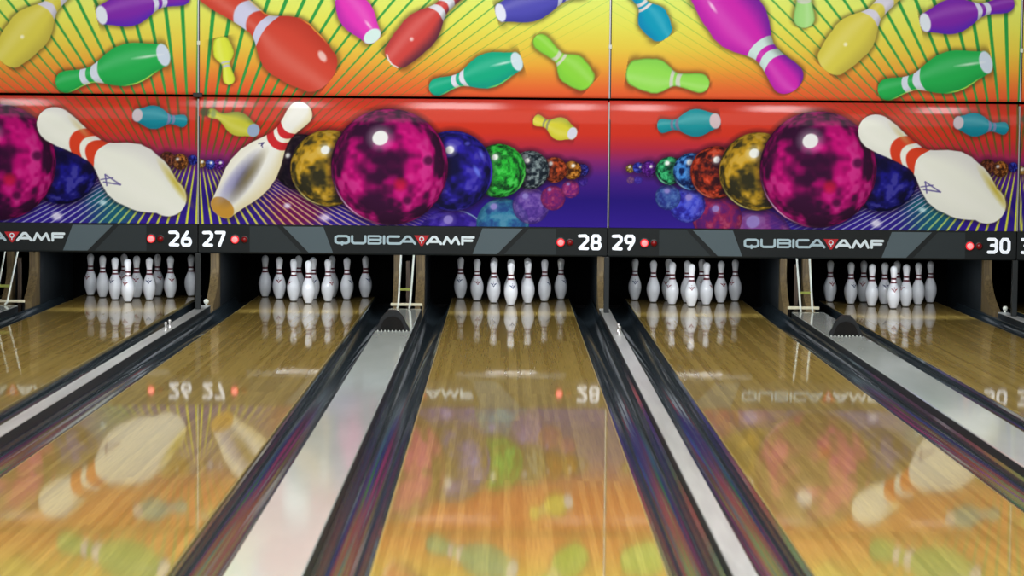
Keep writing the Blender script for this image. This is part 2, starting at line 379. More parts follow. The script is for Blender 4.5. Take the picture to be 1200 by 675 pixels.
def lower_A(a):
    grads(a, False); rays(a, 222.5, 231.5, False, 'A'); 
    a.disc(345, 246, 34, 22, (120, 26, 70), soft=14, alpha=.8); a.disc(290, 246, 30, 16, (50, 30, 120), soft=14, alpha=.6)
    floor_rays(a, 231.2, False)
    a.disc(336, 241, 4, 3, (236, 236, 255), soft=3, alpha=.8); a.disc(380, 255, 6, 4, (236, 226, 255), soft=4, alpha=.8)
    for x, y, r, c, d, sd in ((256.5, 192.5, 6.5, (120, 40, 170), (40, 14, 70), 5), (245.5, 192.5, 6, (60, 80, 200), (20, 20, 90), 6), (235, 191.5, 5.5, (170, 130, 60), (60, 40, 20), 7)):
        a.ball(x, y, r, c, d, sd, (x + 1.5, y - 2), 1.4, halo=.3)
    a.ball(352, 190, 33, (40, 30, 40), (18, 14, 26), 21, (337, 182), 2.6, halo=.6)
    a.pin((297, 152.5), (243, 130), 42, 14, 6, (196, 196, 62), stripes=None, base=(150, 170, 200), br=7, dk=.55, side=1, shadecol=(70, 90, 60), halo=.3)
    a.disc(240, 131, 6, 5, (60, 74, 44), soft=3, alpha=.8); a.disc(250, 133, 3, 4.5, (110, 140, 110), soft=2, alpha=.6)
    # floor reflections of the balls
    a.ball(530, 291, 46, (66, 44, 180), (44, 28, 130), 31, (525, 257.5), 5.5, halo=0, alpha=.9, rim=((150, 190, 220), -1.0))
    a.ball(589, 263, 31, (56, 140, 170), (40, 80, 140), 32, (578.5, 242), 4, halo=0, alpha=.9)
    a.ball(622, 241, 21.5, (118, 84, 176), (76, 50, 140), 33, (615.5, 229.5), 3.5, halo=0, alpha=.85)
    a.ball(648, 232, 14.5, (160, 44, 96), (110, 36, 110), 34, (644, 222), 1.8, halo=0, alpha=.9)
    a.ball(668.5, 221.5, 10.5, (166, 50, 110), (110, 36, 120), 35, (666, 215.5), 1.6, halo=0, alpha=.9)
    a.ball(683, 212, 6, (60, 40, 150), (40, 26, 120), 36, None, halo=0, alpha=.7)
    a.ball(683, 199, 7, (52, 56, 170), (20, 16, 80), 41, (679.5, 196), .9)
    a.ball(670, 199.5, 11, (196, 124, 36), (70, 40, 20), 42, (671.5, 194), 2, halo=.6)
    a.ball(649.5, 199, 15, (186, 74, 36), (60, 30, 26), 43, (645, 191.5), 2.3, halo=.6)
    a.ball(621, 199, 22.5, (128, 146, 150), (28, 36, 46), 44, (617.5, 188), 3, cut=.52, scale=3.6)
    a.ball(584.5, 200, 31.5, (48, 196, 62), (24, 62, 34), 45, (580, 184), 3.6, cut=.44, scale=3.2, rim=((120, 230, 110), 0.4))
    a.ball(530, 200, 47, (46, 36, 170), (22, 22, 62), 46, (527, 175.5), 5, cut=.40, scale=2.0, rim=((70, 60, 210), 0.0))
    a.disc(559, 201, 2.5, 7, (110, 130, 240), soft=2.5, alpha=.8, ang=-.5); a.disc(564, 181, 2, 5, (100, 110, 230), soft=2.5, alpha=.7, ang=-.3); a.disc(547.5, 168, 3, 2.2, (90, 90, 220), soft=2, alpha=.7)
    a.ball(385, 197, 45, (204, 160, 40), (52, 50, 34), 47, (381, 175.5), 5.5, cut=.48, scale=2.4, rim=((240, 226, 150), 2.2))
    a.ball(456, 195.5, 68.5, (200, 17, 124), (56, 20, 54), 12, (445.5, 161.5), 9.3, cut=.515, scale=2.1, rim=((226, 200, 232), 2.35))
    a.disc(469, 216, 7, 7, (200, 30, 60), soft=6, alpha=.7)
    for x, y, r in ((459, 193, 6), (502, 188, 6), (477, 235, 5)): a.disc(x, y, r, r * .9, (70, 20, 60), soft=4, alpha=.85)
    a.pin((260, 243), (360, 122.5), 113, 28, 15, (236, 238, 232), stripes=(204, 46, 52), base=(196, 146, 56), br=10.5, dk=.34, side=1, shadecol=(190, 160, 60), stripe_at=((8.75, 9.6), (10.1, 11.0)), curve=.55)
    a.disc(283, 209, 9, 27, (74, 74, 120), soft=12, alpha=.75, ang=.62); a.disc(291, 205, 5, 24, (120, 104, 40), soft=8, alpha=.6, ang=.60); a.disc(268, 216, 5, 20, (150, 150, 210), soft=8, alpha=.5, ang=.6)
    a.line([(303, 168), (309, 167), (306, 170.5)], 1.2, (60, 50, 110)); a.line([(306, 168), (307.5, 172.5)], 1.0, (60, 50, 110))
    a.pin((670.5, 156), (625, 139), 33, 13.5, 7, (212, 206, 60), stripes=(150, 150, 110), base=(214, 218, 234), br=5.5, dk=.5, side=1, shadecol=(110, 130, 50), halo=.3)
def lower_B(a):
    grads(a, False); rays(a, 1188.5, 1197.5, False, 'B')
    a.disc(1092, 250, 34, 24, (26, 110, 112), soft=14, alpha=.8); a.disc(1040, 258, 40, 14, (44, 34, 130), soft=10, alpha=.6)
    floor_rays(a, 1197.2, True)
    a.disc(1028, 262, 6, 4.5, (236, 236, 255), soft=4, alpha=.85); a.disc(1082, 246, 4, 3, (206, 236, 246), soft=3, alpha=.8)
    a.ball(1188, 196, 6, (40, 50, 170), (18, 16, 70), 51, None, halo=.4); a.ball(1173, 198, 9.5, (180, 110, 44), (60, 34, 22), 52, (1170, 195), 1.6, halo=.5)
    a.ball(1158, 195, 9, (120, 60, 36), (40, 24, 26), 53, None, halo=.4)
    # floor reflections
    a.ball(887, 290, 46, (140, 60, 130), (90, 44, 130), 61, (883, 260), 8, halo=0, alpha=.8)
    a.ball(841, 256, 29, (160, 40, 80), (92, 34, 110), 62, (839, 244.5), 4.2, halo=0, alpha=.9)
    a.ball(806, 240, 21, (70, 84, 226), (44, 40, 150), 63, (807.5, 231), 4, halo=0, alpha=.9)
    a.ball(783, 231, 15, (70, 110, 180), (44, 60, 140), 64, (782, 223.5), 3, halo=0, alpha=.85)
    a.ball(739, 211, 4.5, (150, 110, 110), (90, 60, 120), 65, None, halo=0, alpha=.6); a.ball(748, 211, 5, (70, 70, 190), (50, 40, 150), 66, None, halo=0, alpha=.6)
    a.ball(738.5, 197.5, 5, (176, 156, 50), (80, 60, 40), 71, (738, 195.5), 1.2, halo=.3)
    a.ball(748, 196.5, 6.5, (60, 76, 210), (30, 26, 110), 72, (750.5, 195.5), 1.2, halo=.3)
    a.ball(761, 197.5, 9.5, (104, 40, 160), (48, 18, 84), 73, (763, 195), 1.5, halo=.4)
    a.ball(785, 200, 16.5, (46, 180, 110), (20, 54, 44), 74, (782, 191), 2.6, rim=((150, 230, 200), 2.2))
    a.ball(811, 201, 22, (64, 140, 230), (20, 34, 84), 75, (808.5, 190), 3.4, rim=((170, 210, 240), 2.2))
    a.ball(840, 202, 31, (206, 64, 36), (54, 26, 32), 76, (840, 187), 4, cut=.47, rim=((226, 130, 110), 2.2))
    a.ball(889, 201, 46, (204, 160, 40), (52, 50, 34), 47, (884, 179.5), 6, cut=.48, scale=2.4, rim=((240, 226, 150), 2.2))
    a.ball(1034, 205, 43, (30, 28, 140), (18, 16, 52), 77, None, cut=.47, scale=2.2)
    a.ball(959, 198.5, 68.5, (200, 17, 124), (56, 20, 54), 12, (949.8, 165), 9.3, cut=.515, scale=2.1, rim=((226, 200, 232), 2.35))
    a.disc(973, 219, 7, 7, (200, 30, 60), soft=6, alpha=.7)
    for x, y, r in ((962, 196, 6), (1006, 191, 6), (981, 238, 5)): a.disc(x, y, r, r * .9, (70, 20, 60), soft=4, alpha=.85)
    a.pin((838, 141.5), (770, 148), 48, 16.5, 8.5, (30, 146, 156), stripes=(110, 120, 150), base=(206, 184, 190), br=6.5, dk=.35, side=-1, shadecol=(20, 90, 120), halo=.4)
    a.pin((1123.5, 143.5), (1182, 151), 40, 14, 7.5, (24, 136, 156), stripes=(120, 130, 170), base=(196, 186, 196), br=6, dk=.35, side=1, shadecol=(20, 90, 110), halo=.4)
    a.pin((1170, 248), (1009, 143), 116, 37, 21, (236, 240, 230), stripes=(216, 68, 40), br=15, dk=.22, side=1, shadecol=(150, 140, 170), stripe_at=((9.0, 10.0), (10.5, 11.4)), curve=-.7, bl=.6)
    a.disc(1168, 224, 3.5, 22, (190, 170, 30), soft=6, alpha=.75, ang=-.62); a.disc(1056, 158, 2.5, 12, (206, 190, 120), soft=5, alpha=.6, ang=-.75)
    a.line([(1085, 213), (1103, 225), (1083, 222)], 1.5, (92, 84, 150)); a.line([(1085, 213), (1087, 226)], 1.5, (92, 84, 150)); a.line([(1080, 219), (1094, 217)], 1.2, (92, 84, 150))

s2l = lambda c: np.where(c <= 0.04045, c / 12.92, ((c + 0.055) / 1.055) ** 2.4)

def art_material():
    m = bpy.data.materials.new('printed_vinyl'); m.use_nodes = True
    nt = m.node_tree; b = nt.nodes['Principled BSDF']
    at = nt.nodes.new('ShaderNodeAttribute'); at.attribute_name = 'print'
    nt.links.new(at.outputs['Color'], b.inputs['Base Color'])
    b.inputs['Roughness'].default_value = 0.11; b.inputs['Specular IOR Level'].default_value = 0.15
    return m
M['art'] = art_material()

def art_mesh(name, x0, x1, z0, z1, du, fn, shift, lip):
    """a printed panel: a fine grid facing the lanes whose top edge rolls back, with a return edge all round; colours are the print's own"""
    nx = int(round((x1 - x0) / du)) + 1; nz = int(round((z1 - z0) / du)) + 1
    X, Z = np.meshgrid(np.linspace(x0, x1, nx), np.linspace(z0, z1, nz))
    if lip:                                                    # arc length s along the roll at the top
        Rr = 0.80; w_ = 0.25; s = np.clip(Z - (z1 - w_), 0, None) / Rr
        Yv = YM + Rr * (1 - np.cos(s)); Zv = np.minimum(Z, z1 - w_) + Rr * np.sin(s)
    else:
        s = np.clip((z0 + 0.03) - Z, 0, None) / 0.03
        Yv = YM + 0.012 * s * s; Zv = Z
    u, v = to_uv(X + shift, Z)
    a = Art(u, v); fn(a)
    col = s2l(np.clip(a.c / 255.0, 0, 1))
    back = YM + 0.055
    co = np.stack([X, Yv, Zv], -1).reshape(-1, 3)
    idx = np.arange(nx * nz).reshape(nz, nx)
    q = np.stack([idx[:-1, :-1], idx[:-1, 1:], idx[1:, 1:], idx[1:, :-1]], -1).reshape(-1, 4)
    # returns: the border folded back
    loop = np.concatenate([idx[0, :], idx[1:, -1], idx[-1, -2::-1], idx[-2:0:-1, 0]])
    n0 = len(co); ring = co[loop].copy(); ring[:, 1] = np.maximum(back, ring[:, 1] + 0.004); co = np.concatenate([co, ring])
    k = len(loop); r = np.arange(k); r2 = (r + 1) % k
    q = np.concatenate([q, np.stack([loop[r], n0 + r, n0 + r2, loop[r2]], -1)])
    cols = np.concatenate([col.reshape(-1, 3), col.reshape(-1, 3)[loop]])
    me = bpy.data.meshes.new(name)
    me.vertices.add(len(co)); me.vertices.foreach_set('co', co.astype(np.float32).ravel())
    me.loops.add(q.size); me.loops.foreach_set('vertex_index', q.astype(np.int32).ravel())
    me.polygons.add(len(q)); me.polygons.foreach_set('loop_start', np.arange(0, q.size, 4, dtype=np.int32))
    sm_ = np.ones(len(q), dtype=bool); sm_[-k:] = False
    me.polygons.foreach_set('use_smooth', sm_)
    me.update(calc_edges=True); me.validate()
    at = me.color_attributes.new('print', 'FLOAT_COLOR', 'POINT')
    at.data.foreach_set('color', np.concatenate([cols, np.ones((len(cols), 1))], 1).astype(np.float32).ravel())
    me.materials.append(M['art'])
    return me

# ------------------------------------------------------------------ lettering (raised strokes on the band)
def stroke(bm, pts, w, y0, y1, closed=False, mi=0):
    """a thick line in the xz-plane with round joints, as one solid per segment and joint"""
    P_ = list(pts) + ([pts[0]] if closed else [])
    y0 -= 0.00002 * (len(bm.faces) % 97)                       # no two solids of a glyph end in the same plane
    for (a, b) in zip(P_, P_[1:]):
        y0 -= 0.00005
        d = Vector((b[0] - a[0], b[1] - a[1])); n = Vector((-d.y, d.x)).normalized() * w / 2
        add_prism(bm, [(a[0] + n.x, a[1] + n.y), (b[0] + n.x, b[1] + n.y), (b[0] - n.x, b[1] - n.y), (a[0] - n.x, a[1] - n.y)], 'y', y0, y1, mi)
    for p in P_[:-1] if closed else P_:
        y0 -= 0.00005
        add_prism(bm, [(p[0] + w / 2 * math.cos(k * PI / 6), p[1] + w / 2 * math.sin(k * PI / 6)) for k in range(12)], 'y', y0, y1, mi)
def rrect(x0, x1, z0, z1, c):
    return [(x0 + c, z0), (x1 - c, z0), (x1, z0 + c), (x1, z1 - c), (x1 - c, z1), (x0 + c, z1), (x0, z1 - c), (x0, z0 + c)]
DIG = {  # strokes in a box 0..1 (x) by 0..1 (z)
 '0': [(rrect(0, 1, 0, 1, .22), True)],
 '2': [([(0, .98), (.75, 1), (1, .86), (1, .62), (.05, .02), (1, 0)], False)],
 '3': [([(0, 1), (.75, 1), (1, .86), (1, .64), (.8, .52), (.35, .52)], False), ([(.8, .52), (1, .38), (1, .16), (.75, 0), (0, 0)], False)],
 '6': [([(.62, 1), (.05, .46), (0, .3)], False), (rrect(0, 1, 0, .5, .16), True)],
 '7': [([(0, 1), (1, 1), (.95, .85), (.42, 0)], False)],
 '8': [(rrect(.06, .94, .5, 1, .16), True), (rrect(0, 1, 0, .5, .16), True)],
 '9': [(rrect(0, 1, .5, 1, .16), True), ([(1, .7), (.95, .55), (.42, 0)], False)],
 '1': [([(.1, .8), (.5, 1), (.5, 0)], False), ([(0, 0), (1, 0)], False)], '5': [([(1, 1), (.05, 1), (0, .55), (.8, .55), (1, .42), (1, .14), (.8, 0), (0, 0)], False)],
}
LET = {
 'Q': [(rrect(0, 1, 0, 1, .18), True), ([(.5, .15), (.5, -.18)], False)],
 'U': [([(0, 1), (0, .18), (.14, 0), (.86, 0), (1, .18), (1, 1)], False)],
 'B': [([(0, 0), (0, 1), (.86, 1), (1, .88), (1, .64), (.86, .52), (0, .52)], False), ([(0, 0), (.86, 0), (1, .14), (1, .38), (.86, .52)], False)],
 'I': [([(.5, 0), (.5, 1)], False)],
 'C': [([(1, 1), (.14, 1), (0, .82), (0, .18), (.14, 0), (1, 0)], False)],
 'A': [([(0, 0), (.42, 1), (.62, 1), (1, 0)], False), ([(.2, .3), (.9, .3)], False)],
 'M': [([(0, 0), (.2, 1), (.5, .1), (.8, 1), (1, 0)], False)],
 'F': [([(0, 0), (0, 1), (1, 1)], False), ([(0, .5), (.85, .5)], False)],
}
def glyphs(bm, spec, w, y0, y1):
    """spec: list of (strokes, x0, x1, z0, z1) boxes of the outer outline"""
    for st, x0, x1, z0, z1 in spec:
        for pts, closed in st:
            Q = [(x0 + w / 2 + (x1 - x0 - w) * p[0], z0 + w / 2 + (z1 - z0 - w) * p[1]) for p in pts]
            stroke(bm, Q, w, y0, y1, closed)

# ------------------------------------------------------------------ masking units
art_cache = {}
def masking_pair(pair, cx, letter, ulabel, mlabel, du, shift):
    x0, x1 = cx - P / 2 + 0.004, cx + P / 2 - 0.004
    fu, fl = (upper_A, lower_A) if letter == 'A' else (upper_B, lower_B)
    # the seam side of A is at its left edge; art is laid out for the pair 27/28 (A) and 29/30 (B)
    me = art_mesh('artwork_board', x0, x1, Z_UP0, Z_UP1, du, fu, shift, False)
    up = link('artwork_board', me); tag(up, ulabel, 'panel', 'upper artwork panels')
    bm = bmesh.new(); add_box(bm, x0 - 0.0075, x0 + 0.001, YM - 0.006, YM + 0.04, Z_UP0, Z_UP1); obj('edge_trim', bm, M['trim'], up)
    bm = bmesh.new(); add_box(bm, x0 + 0.0015, x0 + 0.010, YM - 0.003, YM + 0.01, Z_UP0 + .002, Z_UP1); obj('edge_gasket', bm, M['trim_dark'], up)
    bm = bmesh.new(); add_box(bm, x0 - 0.012, x0 + 0.012, YM - 0.016, YM - 0.004, 2.215, 2.25, bevel=.003); obj('latch', bm, M['white_paint'], up)
    if pair[0] == 27:
        bm = bmesh.new(); add_box(bm, x0 - 0.045, x0 + 0.03, YM - 0.014, YM - 0.001, Z_UP0 - .022, Z_UP0 + .014, bevel=.003); obj('corner_block', bm, M['trim_dark'], up)
    root = thing('masking_unit', mlabel, 'sign', (0, 0, 0), 0, 'lane number fascias')
    me = art_mesh('art_panel', x0, x1, Z_BAND1 + 0.002, Z_ART1, du, fl, shift, True)
    link('art_panel', me, root)
    bm = bmesh.new(); add_box(bm, x0 - 0.0075, x0 + 0.001, YM - 0.006, YM + 0.04, Z_BAND1 + 0.002, Z_ART1 - 0.02); obj('edge_trim', bm, M['trim'], root)
    bm = bmesh.new(); add_box(bm, x0 + 0.0015, x0 + 0.010, YM - 0.003, YM + 0.01, Z_BAND1 + 0.002, Z_ART1 - 0.16); obj('edge_gasket', bm, M['trim_dark'], root)
    # number band
    bm = bmesh.new()
    sec = [(YM, Z_BAND0 + 0.012), (YM + 0.006, Z_BAND0), (YM + 0.10, Z_BAND0), (YM + 0.10, Z_BAND0 + 0.02), (YM + 0.06, Z_BAND0 + 0.03), (YM + 0.06, Z_BAND1), (YM, Z_BAND1)]
    add_prism(bm, sec, 'x', x0, x1)
    band = obj('number_band', bm, M['band'], root)
    mid = (x0 + x1) / 2
    zc = 0.6295
    yb, yf = YM - 0.0008, YM + 0.002
    zt, zb = Z_BAND1 - 0.012, Z_BAND0 + 0.014
    for sgn in (-1, 1):                                        # slanted prints either side of the lettering
        bm = bmesh.new()
        for (a, b, c, d), mi in (((0.655, 0.985, 0.575, 0.775), 0), ((1.035, 1.26, 0.835, 1.26), 1)):
            add_prism(bm, [(mid + sgn * a, zt), (mid + sgn * b, zt), (mid + sgn * d, zb), (mid + sgn * c, zb)], 'y', yb, yf, mi)
        obj('chevron_print', bm, [M['band_light'], M['band_mid']], band)
    yl0, yl1 = YM - 0.003, YM + 0.001
    k = 0.007
    o = mid - 471.3 * k
    xx = lambda px: o + px * k + 0.0
    z0, z1 = zc - 0.035, zc + 0.042
    bm = bmesh.new()
    glyphs(bm, [(LET['Q'], xx(390.8), xx(409.3), z0, z1), (LET['U'], xx(410.3), xx(428.6), z0, z1), (LET['I'], xx(446.9), xx(451.6), z0, z1),
                (LET['C'], xx(451.9), xx(468), z0, z1), (LET['A'], xx(466.8), xx(487), z0, z1)], 0.0195, yl0, yl1)
    glyphs(bm, [(LET['B'], xx(429.8), xx(446.6), z0, z1)], 0.0165, yl0, yl1)
    obj('brand_lettering', bm, M['letter_grey'], band)['label'] = 'grey wide capital letters'
    bm = bmesh.new()
    glyphs(bm, [(LET['A'], xx(498.4), xx(517.6), z0, z1), (LET['M'], xx(517.7), xx(538.8), z0, z1), (LET['F'], xx(539.8), xx(556), z0, z1)], 0.0215, yl0, yl1)
    obj('brand_lettering', bm, M['letter_white'], band)['label'] = 'white wide capital letters'
    bm = bmesh.new()
    add_prism(bm, [(xx(484.6), z1 + .002), (xx(502.2), z1 + .002), (xx(494.6), z0 - .008), (xx(492.4), z0 - .008)], 'y', yl0 + .001, yl1)
    for f in bm.faces: f.material_index = 0
    n0 = len(bm.faces)
    c = (xx(493.4), zc + 0.014)
    ring = [(c[0] + 0.0165 * math.cos(a * PI / 8), c[1] + 0.0165 * math.sin(a * PI / 8)) for a in range(16)]
    stroke(bm, ring, 0.0085, yl0 - .0015, yl0 + .002, True, 1); stroke(bm, [(c[0], c[1] - .018), (c[0], c[1] - .034)], 0.008, yl0 - .0015, yl0 + .002, False, 1)
    obj('brand_emblem', bm, [M['logo_red'], M['letter_white']], band)['label'] = 'red triangle emblem'
    # numbers and lamps
    def number(n, xl):
        bm = bmesh.new(); dw, gap = 0.091, 0.012
        for i, ch in enumerate(str(n)):
            a = xl + i * (dw + gap); glyphs(bm, [(DIG[ch], a, a + dw, zc - 0.066, zc + 0.066)], 0.026, yl0 - 0.001, yl1)
        obj('lane_number', bm, M['number'], band)
    number(pair[0], x0 + 0.030); number(pair[1], x1 - 0.240)
    def lamp(x, r, on, dz=-0.004):
        bm = bmesh.new()
        add_lathe(bm, [(r * 1.25, 0), (r * 1.25, .006), (r, .008), (r, .004)], 20)
        for f in bm.faces: f.material_index = 2
        old = set(bm.faces)
        add_lathe(bm, [(r, .004), (r * .93, .012), (r * .75, .019), (r * .5, .0235), (r * .25, .0255), (0.001, .026)], 20)
        for f in bm.faces:
            if f not in old: f.material_index = 1 if on and max(math.hypot(v.co.x, v.co.y) for v in f.verts) < r * .80 else 0
        bmesh.ops.rotate(bm, verts=bm.verts, cent=(0, 0, 0), matrix=Matrix.Rotation(PI / 2, 3, 'X'))
        bmesh.ops.translate(bm, verts=bm.verts, vec=(x, YM + 0.001, zc + dz))
        o = obj('indicator_lamp', bm, [M['lamp_on'], M['lamp_core'], M['bezel']] if on else [M['lamp_dim'], M['lamp_dim'], M['bezel']], band, smooth=40)
        o['label'] = 'red indicator lamp, lit' if on else 'small dark red indicator lamp'
    lamp(x0 + 0.300, 0.034, True); lamp(x0 + 0.378, 0.025, False)
    lamp(x1 - 0.382, 0.034, True); lamp(x1 - 0.305, 0.025, False)
    return up, root

masking_pair((25, 26), SEAM - P * 1.5, 'B', 'yellow artwork panel with purple and green pins above the number twenty-six', 'artwork panel with big white tumbling pin over the lane number twenty-six', 0.006, 2 * P)
masking_pair((27, 28), SEAM - P * 0.5, 'A', 'yellow artwork panel with a huge red pin above lanes twenty-seven and twenty-eight', 'artwork panel with leaning white pin over lane numbers twenty-seven and twenty-eight', 0.005, 0)
masking_pair((29, 30), SEAM + P * 0.5, 'B', 'yellow artwork panel with a big magenta pin above lanes twenty-nine and thirty', 'artwork panel with row of growing balls over lane numbers twenty-nine and thirty', 0.005, 0)
masking_pair((31, 32), SEAM + P * 1.5, 'A', 'artwork panel whose yellow edge just shows at the far right top corner', 'number fascia whose edge just shows right of the number thirty', 0.012, -2 * P)

# ------------------------------------------------------------------ lanes, gutters, caps
LANES = dict(CEN); LANES[25] = CEN[27] - P; LANES[31] = CEN[29] + P
for n, cx in LANES.items():
    t = thing('bowling_lane', ('glossy maple bowling lane leading to the pins under number ' if n in CEN else 'glossy maple bowling lane beside the outermost cap, number ') + WORD[n], 'lane', (cx, 0, FZ), 0, 'bowling lanes')
    obj('lane_surface', bx(-HW + .006, HW - .006, Y0, -0.7492, 0, -FZ), M['lane'], t)
    obj('pin_deck', bx(-HW + .006, HW - .006, -0.749, Y1, 0, -FZ - 0.0004), M['deck'], t)
    for s in (-1, 1):
        a, b = sorted((s * (HW - .0055), s * HW)); obj('edge_strip', bx(a, b, Y0, Y1, 0.0, -FZ - .0015), M['edge'], t)

def gutter(x0, x1, label):
    w = x1 - x0; c = w / 2; d = 0.075
    # section: flat lip, round trough, flat lip; shell 8 mm thick
    lip = 0.016; r = c - lip; outer = [(0.0, -0.012), (lip, -0.012)]
    arc = [(c - r * math.cos(a), -0.014 - d * math.sin(a)) for a in np.linspace(0.06, PI - 0.06, 19)]
    top = outer + arc + [(w - lip, -0.012), (w, -0.004)]
    bot = [(w, -0.108), (0.0, -0.108)]
    bm = bmesh.new(); pts = top + bot
    def ring(y): return [bm.verts.new((p[0], y, p[1])) for p in pts]
    ys = [Y0, -12, -6, -2, Y1]; rr = [ring(y) for y in ys]
    for A, B in zip(rr, rr[1:]):
        for i in range(len(pts)): bm.faces.new((A[i], B[i], B[(i + 1) % len(pts)], A[(i + 1) % len(pts)]))
    bm.faces.new(rr[0]); bm.faces.new(rr[-1][::-1])
    o = obj('gutter', bm, M['gutter'], None, (x0, 0, 0), smooth=35)
    tag(o, label, 'gutter', 'gutters beside the lanes')
NW, WW = 0.088, 0.275
capsides = {}
for (a, b), c in NARROW.items(): capsides[(a, 1)] = c - NW / 2; capsides[(b, -1)] = c + NW / 2
for (a, b), c in WIDE.items(): capsides[(a, 1)] = c - WW / 2; capsides[(b, -1)] = c + WW / 2
for n, cx in CEN.items():
    gutter(capsides[(n, -1)] + .002, cx - HW - .002, 'dark grey gutter along the left edge of lane ' + WORD[n])
    gutter(cx + HW + .002, capsides[(n, 1)] - .002, 'dark grey gutter along the right edge of lane ' + WORD[n])

def cap(x, w, yend, h, m, label, wide):
    bm = bmesh.new(); a = w / 2
    sec = [(-a, FZ), (a, FZ), (a, h - .005), (a - .004, h), (-a + .004, h), (-a, h - .005)]
    A = [bm.verts.new((p[0], Y0, p[1])) for p in sec]; B = [bm.verts.new((p[0], yend, p[1])) for p in sec]
    k = len(sec)
    for i in range(k):
        f = bm.faces.new((A[i], B[i], B[(i + 1) % k], A[(i + 1) % k])); f.material_index = 1 if i in (0, 1, 5) else 0
    bm.faces.new(A); bm.faces.new(B[::-1])
    o = obj('division_cap', bm, [m, M['capside']], None, (x, 0, 0))
    tag(o, label, 'cap', 'division caps between lanes')
gutter(LANES[25] + HW + .002, capsides[(25, 1)] - .002, 'dark grey gutter along the right edge of lane twenty-five')
gutter(capsides[(31, -1)] + .002, LANES[31] - HW - .002, 'dark grey gutter along the left edge of lane thirty-one')
for (a, b), c in NARROW.items():
    cap(c, NW, -0.90, 0.045, M['alum'], 'narrow grey division cap between lanes %s and %s' % (WORD[a], WORD[b]), False)
for (a, b), c in WIDE.items():
    cap(c, WW, -1.12, 0.045, M['cap'], 'wide pale grey ball return cap between lanes %s and %s' % (WORD[a], WORD[b]), True)

# ------------------------------------------------------------------ kickbacks, posts, guides, hoods, sensors
def kick_profile(foot):
    pts = [(1.6, FZ), (1.6, 0.62), (-0.20, 0.62), (-0.20, 0.36)]
    for k in range(1, 9):
        t = k / 8; pts.append((-0.20 - foot * t ** 2.4, 0.36 - (0.36 - 0.03) * t))
    pts += [(-0.20 - foot, FZ)]
    return pts
def kickback(x0, x1, foot, label):
    t = thing('kickback', label, 'partition', ((x0 + x1) / 2, 0, FZ), 0, 'kickback partitions')
    hw = (x1 - x0) / 2; pr = [(y, z - FZ) for y, z in kick_profile(foot)]
    bm = bmesh.new(); add_box(bm, -hw + .003, hw - .003, -0.11, 1.6, 0, 0.62 - FZ); obj('side_panel', bm, M['slate'], t)
    front = [(-0.112, 0.0), (-0.112, 0.62 - FZ)] + pr[2:]
    bm = bmesh.new(); add_prism(bm, front, 'x', -hw, hw); obj('front_block', bm, M['tan'], t)['label'] = 'curved tan wooden front block'
for (a, b), c in NARROW.items():
    kickback(c - .036, c + .036, 0.42, 'tan edged partition behind the grey post between lanes %s and %s' % (WORD[a], WORD[b]))
    o = obj('support_post', bx(-.022, .022, -.025, .025, 0, Z_BAND0 - .047, bevel=.004), M['post'], None, (c - .003, YM + .035, 0.046))
    tag(o, 'slim dark grey post between lanes %s and %s below the number band' % (WORD[a], WORD[b]), 'post', 'fascia support posts')
    kb = bmesh.new(); add_lathe(kb, [(.008, 0), (.008, .012), (.016, .018), (.0215, .030), (.0215, .040), (.015, .050), (.002, .054)], 16)
    o = obj('knob', kb, M['white_paint'], None, (c + .012, -0.93, 0.0455), smooth=40)
    tag(o, 'small round white knob on the cap end between lanes %s and %s' % (WORD[a], WORD[b]), 'knob', 'cap end knobs')
for (a, b), c in WIDE.items():
    kickback(c - .135, c - .080, 0.30, 'tan edged partition on the left of the white guide between lanes %s and %s' % (WORD[a], WORD[b]))
    kickback(c + .060, c + .134, 0.30, 'tan edged partition on the right of the white guide between lanes %s and %s' % (WORD[a], WORD[b]))
    g = thing('ball_lift_guide', 'white two-rod ball lift guide behind the wide cap between lanes %s and %s' % (WORD[a], WORD[b]), 'guide', (c, -0.8, FZ), 0, 'ball lift guides')
    for sx, tx in ((-.058, -.050), (.040, .062)):
        bm = bmesh.new(); add_tube(bm, (tx, 0.24, 0.62 - FZ), (sx, -0.28, 0.068 - FZ), .0085, 10); add_tube(bm, (sx, -0.28, 0.068 - FZ), (sx - .004, -0.345, 0.0565 - FZ), .0085, 10)
        obj('rod', bm, M['white_paint'], g)
    bm = bmesh.new(); add_box(bm, -.058, .053, -0.16, -0.146, 0.185 - FZ, 0.208 - FZ, bevel=.003); obj('crossbar', bm, M['strap'], g)
    bm = bmesh.new(); add_box(bm, -.134, .134, -0.012, 0.012, 0.046 - FZ, 0.070 - FZ, bevel=.004);
    obj('end_rail', bm, M['rail_cream'], g)
    for sx in (-.124, .124):
        obj('rail_foot', bx(sx - .008, sx + .008, -.006, .010, 0.0, 0.045 - FZ), M['black'], g)
    bm = bmesh.new(); add_box(bm, -.024, .010, 0.50, 0.53, 0.0, 0.40 - FZ, bevel=.004); obj('strut', bm, M['brown'], g)

